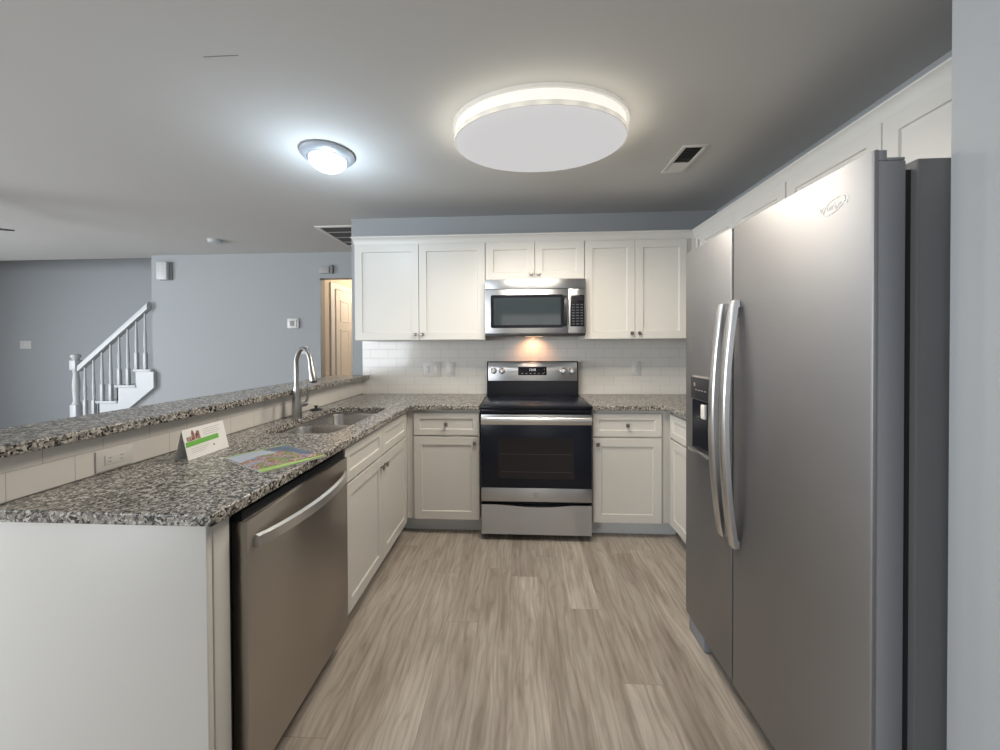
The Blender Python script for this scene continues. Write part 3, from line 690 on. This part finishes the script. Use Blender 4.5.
def fhandle(y, z0, z1, parent):
    loops = []; n = 24
    for k in range(n+1):
        a = k/n; z = z0+(z1-z0)*a; bow = math.sin(PI*a)
        o = FXF-.012-.036*bow**.8; yy = y
        loops.append([(o+.010, yy-.015, z), (o-.007, yy-.018, z), (o-.012, yy-.013, z), (o-.012, yy+.013, z), (o-.007, yy+.018, z), (o+.010, yy+.015, z)])
    h = obj('handle', B().loft(loops), 'handle', parent, smooth=50)
    for zz in (z0+.012, z1-.012): obj('handle_mount', B().box(FXF-.016, FXF-.0002, y-.011, y+.011, zz-.012, zz+.012), 'handle', h)
fhandle(FS-.038, .600, 1.482, dR); fhandle(FS+.038, .605, 1.478, dL)
# dispenser
b = B(FR(FXF)); uo0, uo1, vo0, vo1 = 1.540, 1.712, .858, 1.186
ds = obj('dispenser_bezel', B(FR(FXF)).loft([rrect((uo0+uo1)/2, (vo0+vo1)/2, (uo1-uo0)/2+.006, (vo1-vo0)/2+.006, .014, .0003), rrect((uo0+uo1)/2, (vo0+vo1)/2, (uo1-uo0)/2+.006, (vo1-vo0)/2+.006, .014, .003), rrect((uo0+uo1)/2, (vo0+vo1)/2, (uo1-uo0)/2, (vo1-vo0)/2, .010, .005)]), 'handle', dL)
obj('recess', B(FR(FXF)).loft([rrect((uo0+uo1)/2, (vo0+1.088)/2, (uo1-uo0)/2-.001, (1.088-vo0)/2-.001, .010, .0051), rrect((uo0+uo1)/2, (vo0+1.088)/2, (uo1-uo0)/2-.001, (1.088-vo0)/2-.001, .010, .0056)]), 'black', ds)
pn = obj('control_panel', B(FR(FXF)).box(uo0+.002, uo1-.002, 1.090, vo1-.002, .0051, .013, .003), 'blackplastic', ds)
obj('indicator', B(FR(FXF)).box(1.665, 1.680, 1.145, 1.160, .0132, .0136), 'markd', pn)
for k in range(4): obj('touch_mark', B(FR(FXF)).box(1.575+.026*k, 1.588+.026*k, 1.128, 1.134, .0132, .0136), 'markd', pn)
obj('paddle', B(FR(FXF)).box(1.580, 1.612, 1.015, 1.075, .0058, .018, .004), 'vent', ds)
obj('drip_tray', B(FR(FXF)).box(uo0+.004, uo1-.004, vo0+.002, vo0+.016, .0058, .026, .003), 'handle', ds)
# maker's mark on the fresh food door
mx_ = Matrix.Translation((FXF-.0004, .973, 1.668)) @ Matrix(((0, 0, -1, 0), (-1, 0, 0, 0), (0, 1, 0, 0), (0, 0, 0, 1)))
text('logo_lettering', 'Whirlpool', .021, 'mark', dR, mx_, .0003)
lp = B(); n = 36
def el(a, b_, dz, x): return [(x, .973-a*math.cos(2*PI*i/n)-.004*math.sin(2*PI*i/n), 1.668+dz+b_*math.sin(2*PI*i/n)+.006*math.cos(2*PI*i/n)*1.0) for i in range(n)]
lp.loft([el(.033, .018, 0, FXF-.0002), el(.033, .018, 0, FXF-.0009), el(.031, .0165, -.0004, FXF-.0009), el(.031, .0165, -.0004, FXF-.0002)], False, False)
obj('logo_swoosh', lp, 'mark', dR)
obj('base_grille', B().box(.842, .878, FY0+.02, FY1-.02, .025, .072, .004), 'blackplastic', t)
for yy in (FY0+.085, FY1-.085):
    fo = obj('front_foot', B().box(.794, .842, yy-.075, yy+.07, .0, .070, .006), 'grey', t)
for yy in (FY0+.06, FY1-.06): obj('rear_wheel', B().lathe([(.028, -.012), (.028, .012)], (1.54, yy, .028), 'y', 16), 'blackplastic', t)

# ------------------------------------------------------------------ ceiling fixtures
lx, ly = .115, 1.905; EX, EY = 1.0, .705
t = thing('ceiling_light', 'large oval flush ceiling light with two rings over the kitchen', 'ceiling light', (lx, ly, CEIL))
def ov(r, z, k=48): return [(lx+r*math.cos(2*PI*i/k), ly+r*EY*math.sin(2*PI*i/k), z) for i in range(k)]
obj('drum', B().loft([ov(.425, CEIL-.001), ov(.425, CEIL-.085)], True, False), 'drum', t, smooth=40)
obj('upper_ring', B().loft([ov(.426, CEIL-.001), ov(.440, CEIL-.001), ov(.440, CEIL-.018), ov(.426, CEIL-.018)], False, False), 'band', t, smooth=40)
obj('lower_ring', B().loft([ov(.4255, CEIL-.068), ov(.432, CEIL-.068), ov(.432, CEIL-.090), ov(.4255, CEIL-.090)], False, False), 'band', t, smooth=40)
obj('diffuser', B().loft([ov(.4252, CEIL-.0855), ov(.412, CEIL-.101), ov(.36, CEIL-.117), ov(.25, CEIL-.129), ov(.12, CEIL-.135), ov(.03, CEIL-.136)]), 'diffuser', t, smooth=60)
for k in range(8):
    a = 2*PI*(k+.5)/8
    l = bpy.data.lights.new('ceiling_light_bulb', 'SPOT'); l.energy = 12; l.color = (1, .895, .755); l.shadow_soft_size = 0; l.spot_size = PI*.99; l.spot_blend = .8
    o = bpy.data.objects.new('ceiling_light_bulb', l); COL.objects.link(o); o.parent = t
    o.location = (.33*math.cos(a), .33*EY*math.sin(a), -.22)

for k in range(24):                       # side glow of the acrylic drum
    a = 2*PI*k/24
    l = bpy.data.lights.new('ceiling_light_side_glow', 'POINT'); l.energy = .085; l.color = (1, .92, .74); l.shadow_soft_size = 0
    o = bpy.data.objects.new('ceiling_light_side_glow', l); COL.objects.link(o); o.parent = t
    o.location = (.475*math.cos(a), (.425*EY+.05)*math.sin(a), -.095)

dx_, dy_ = -1.090, 2.105
t = thing('dome_light', 'small round dome ceiling light glowing bluish white left of the oval light', 'ceiling light', (dx_, dy_, CEIL))
obj('ring', B().lathe([(.146, -.001), (.149, -.012), (.138, -.024), (.112, -.034), (.105, -.034)], (dx_, dy_, CEIL), n=36), 'domering', t, smooth=50)
obj('glass_dome', B().lathe([(.104, -.0345), (.101, -.055), (.082, -.078), (.055, -.094), (.02, -.101)], (dx_, dy_, CEIL), n=36), 'dome', t, smooth=60)
l = bpy.data.lights.new('dome_light_bulb', 'POINT'); l.energy = 8; l.color = (.70, .86, 1); l.shadow_soft_size = 0
o = bpy.data.objects.new('dome_light_bulb', l); COL.objects.link(o); o.parent = t; o.location = (0, 0, -.27)

t = thing('ceiling_vent', 'small white ceiling air register near the right upper cabinets', 'vent', (1.01, 2.31, CEIL))
vx0, vx1, vy0, vy1 = .925, 1.065, 2.135, 2.465
b = B(); zc = CEIL-.0005
for a in ((vx0, vx1, vy0, vy0+.022), (vx0, vx1, vy1-.022, vy1), (vx0, vx0+.022, vy0+.022, vy1-.022), (vx1-.022, vx1, vy0+.022, vy1-.022)): b.box(*a, zc-.008, zc, .0015)
obj('frame', b, 'vent', t)
obj('throat', B().box(vx0+.022, vx1-.022, vy0+.022, vy1-.022, zc-.0015, zc), 'slot', t)
b = B()
for k in range(7):
    y = vy0+.205+.0165*k; b.prism([(y, zc-.0016), (y+.002, zc-.0016), (y+.014, zc-.0085), (y+.012, zc-.0085)], 'x', vx0+.023, vx1-.023)
obj('far_louvers', b, 'vent', t)
b = B()
for k in range(9):
    y = vy0+.036+.0175*k; b.prism([(y+.010, zc-.0016), (y+.012, zc-.0016), (y+.002, zc-.0075), (y, zc-.0075)], 'x', vx0+.023, vx1-.023)
obj('near_louvers', b, 'grille', t)

t = thing('return_grille', 'large slatted return air grille on the ceiling beside the upper cabinets', 'vent', (-1.45, 3.7, CEIL))
gx0, gx1, gy0, gy1 = -1.87, -1.02, 3.345, 4.02
b = B()
for a in ((gx0, gx1, gy0, gy0+.035), (gx0, gx1, gy1-.035, gy1), (gx0, gx0+.035, gy0+.035, gy1-.035), (gx1-.035, gx1, gy0+.035, gy1-.035)): b.box(*a, zc-.010, zc, .002)
obj('frame', b, 'vent', t)
obj('filter_backing', B().box(gx0+.035, gx1-.035, gy0+.035, gy1-.035, zc-.0015, zc), 'slot', t)
b = B(); n = 24
for k in range(n):
    y = gy0+.037+(gy1-gy0-.08)*k/n
    b.prism([(y, zc-.0016), (y+.002, zc-.0016), (y+.012, zc-.009), (y+.010, zc-.009)], 'x', gx0+.036, gx1-.036)
obj('slats', b, 'slat', t)
b = B()
for k in range(1, 4):
    y = gy0+(gy1-gy0)*k/4; b.box(gx0+.036, gx1-.036, y-.006, y+.006, zc-.0108, zc-.0092)
obj('cross_bars', b, 'vent', t)

t = thing('smoke_detector', 'round white smoke detector on the living room ceiling', 'smoke detector', (-3.13, 3.71, CEIL))
obj('base', B().lathe([(.070, -.0005), (.070, -.010)], (-3.13, 3.71, CEIL), n=28), 'trim', t)
obj('cover', B().lathe([(.064, -.0105), (.062, -.028), (.048, -.036), (.02, -.038)], (-3.13, 3.71, CEIL), n=28), 'trim', t, smooth=50)

fxc, fyc, fzc = -4.285, 2.20, 2.20
t = thing('ceiling_fan', 'dark bladed ceiling fan at the left edge, only a blade tip in view', 'fan', (fxc, fyc, CEIL))
obj('canopy', B().lathe([(.07, -.0005), (.065, -.03), (.02, -.05)], (fxc, fyc, CEIL), n=24), 'fan', t, smooth=50)
obj('rod', B().lathe([(.012, -.05), (.012, -.16)], (fxc, fyc, CEIL), n=12), 'fan', t)
obj('motor', B().lathe([(.04, .08), (.09, .06), (.10, .02), (.09, -.03), (.05, -.05)], (fxc, fyc, fzc), n=28), 'fan', t, smooth=50)
for k in range(5):
    a = 2*PI*k/5 - PI/5; c, s = math.cos(a), math.sin(a)
    def rot(u, v, w): return (fxc+u*c-v*s, fyc+u*s+v*c, fzc+w+v*.28)
    out = [(.16, -.045), (.30, -.065), (.58, -.072), (.64, -.055), (.665, 0), (.64, .055), (.58, .072), (.30, .065), (.16, .045)]
    bl = obj('blade', B(rot).prism(out, 'z', 0, .006), 'fan', t)
    obj('bracket', B(rot).box(.085, .22, -.02, .02, -.006, -.0005, .002), 'fan', bl)

# hall lamp inside the doorway
t = thing('hall_light', 'warm ceiling light inside the hall beyond the doorway', 'ceiling light', (-1.7, 5.0, CEIL))
obj('ring', B().lathe([(.12, -.001), (.12, -.02)], (-1.7, 5.0, CEIL)), 'band', t)
obj('glass_dome', B().lathe([(.11, -.0205), (.10, -.05), (.05, -.075), (.02, -.08)], (-1.7, 5.0, CEIL)), 'dome', t, smooth=60)
l = bpy.data.lights.new('hall_light_bulb', 'POINT'); l.energy = 26; l.color = (1, .80, .58); l.shadow_soft_size = 0
o = bpy.data.objects.new('hall_light_bulb', l); COL.objects.link(o); o.parent = t; o.location = (0, 0, -.16)

# ------------------------------------------------------------------ stairs
run, rise, nose = .243, .192, .025
t = thing('staircase', 'white stairs climbing to the right behind the far wall', 'stairs', (-5.1, 4.8, 0))
tx0 = -5.115-2*run                         # left end of the lowest tread
yA, yB = YF-.035, YS-.004
for k in range(7):
    x0 = tx0+run*k; zt = .683+rise*(k-2); z0 = zt-rise
    x1 = x0+run
    ya = yA if x1 < -4.40 else (YF+.112 if x0 > -4.53 else YF-.035)
    ymn = yA if k < 5 else YF+.112
    if k == 0: z0 = 0
    y_in = YF+.03 if k == 1 else yA
    tr = B()
    xe = x1+.03 if k < 4 else x1
    if k >= 5: tr.box(x0, x1+.03, ymn, yB, zt-.03, zt, .006)
    elif x1+.03 > -4.52: tr.box(x0, min(x1, -4.415)+.012, yA-.012, YF-.0015, zt-.03, zt, .005) if k == 4 else tr.box(x0, -4.523, yA-.012, yB, zt-.03, zt, .006)
    else: tr.box(x0, x1+.03, y_in-.012, yB, zt-.03, zt, .006)
    o = obj('tread', tr, 'trim', t)
    if k < 4 or k >= 5: obj('riser', B().box(x0+nose, x0+nose+.016, (y_in if k < 4 else ymn), yB, zt-rise, zt-.0305), 'trim', t)
# closed side skirt below the treads (stepped top, sloping bottom)
poly = [(tx0+nose, 0)]
for k in range(5):
    zt = .683+rise*(k-2)-.031; x = tx0+run*k+nose
    poly += [(x, zt), (min(x+run, -4.372), zt)]
poly = poly[:-1]+[(-4.372, .683+rise*2-.031), (-4.372, .84), (-4.68, .60), (-5.40, .03), (-5.40, 0)]
struct('wall_under_stair', B().prism([(-5.40, 0), (-4.422, 0), (-4.422, .80), (-4.68, .602), (-5.40, .032)], 'y', YF-.0005, YF+.10), 'wall', 'wall below the stair skirt')
obj('side_skirt', B().prism(poly, 'y', yA, YF-.002), 'trim', t, smooth=0)
obj('skirt_molding', B().prism([(-4.366, 1.03), (-4.366, .845), (-4.70, .585), (-5.42, .0), (-5.42, .045), (-4.68, .61), (-4.385, .855), (-4.385, 1.03)], 'y', yA-.012, yA-.0005), 'trim', t, smooth=0)

t = thing('stair_railing', 'white turned-baluster stair railing with a newel post at the left', 'railing', (-5.37, YF-.02, .3))
yr = YF-.028
nx = -5.379; nb = .683-2*rise+.001
nw = B(); q = .041
nw.box(nx-q, nx+q, yr-q, yr+q, nb, nb+.26, .005)
nw.lathe([(.036, .2605), (.040, .28), (.028, .30), (.034, .42), (.037, .50), (.026, .64), (.030, .66), (.034, .68)], (nx, yr, nb), n=20)
nw.box(nx-q, nx+q, yr-q, yr+q, nb+.6805, nb+.80, .006)
nw.lathe([(.040, .8005), (.030, .815), (.045, .835), (.050, .85), (.040, .868), (.02, .875)], (nx, yr, nb), n=20)
zoff = 1.253-(nb+.875)
bmesh.ops.translate(nw.bm, verts=[v for v in nw.bm.verts if v.co.z > nb+.01], vec=(0, 0, zoff))
obj('newel_post', nw, 'trim', t, smooth=50)
# handrail
A, Bv = Vector((-5.325, yr, 1.085)), Vector((-4.424, yr, 1.832)); dr_ = (Bv-A)
sec = [(-.030, -.042), (.030, -.042), (.034, -.014), (.028, .028), (.012, .046), (-.012, .046), (-.028, .028), (-.034, -.014)]
obj('handrail', B().loft([[(P.x, P.y+a, P.z+c) for a, c in sec] for P in (A, Bv)]), 'trim', t)
for k in range(8):
    bx = -5.263+.1115*k
    zr = A.z+dr_.z*(bx-A.x)/dr_.x-.044
    step = int((bx-tx0)/run+1e-6); zb = .683+rise*(step-2)+.0005; h = zr-zb
    b = B(); q = .017
    hb_ = .20
    b.box(bx-q, bx+q, yr-q, yr+q, zb, zb+hb_, .003)
    b.lathe([(.0165, hb_+.0005), (.013, hb_+.02), (.0165, hb_+.06), (.017, hb_+.14), (.012, h*.72), (.010, h-.012), (.010, h)], (bx, yr, zb), n=12)
    obj('baluster', b, 'trim', t, smooth=50)
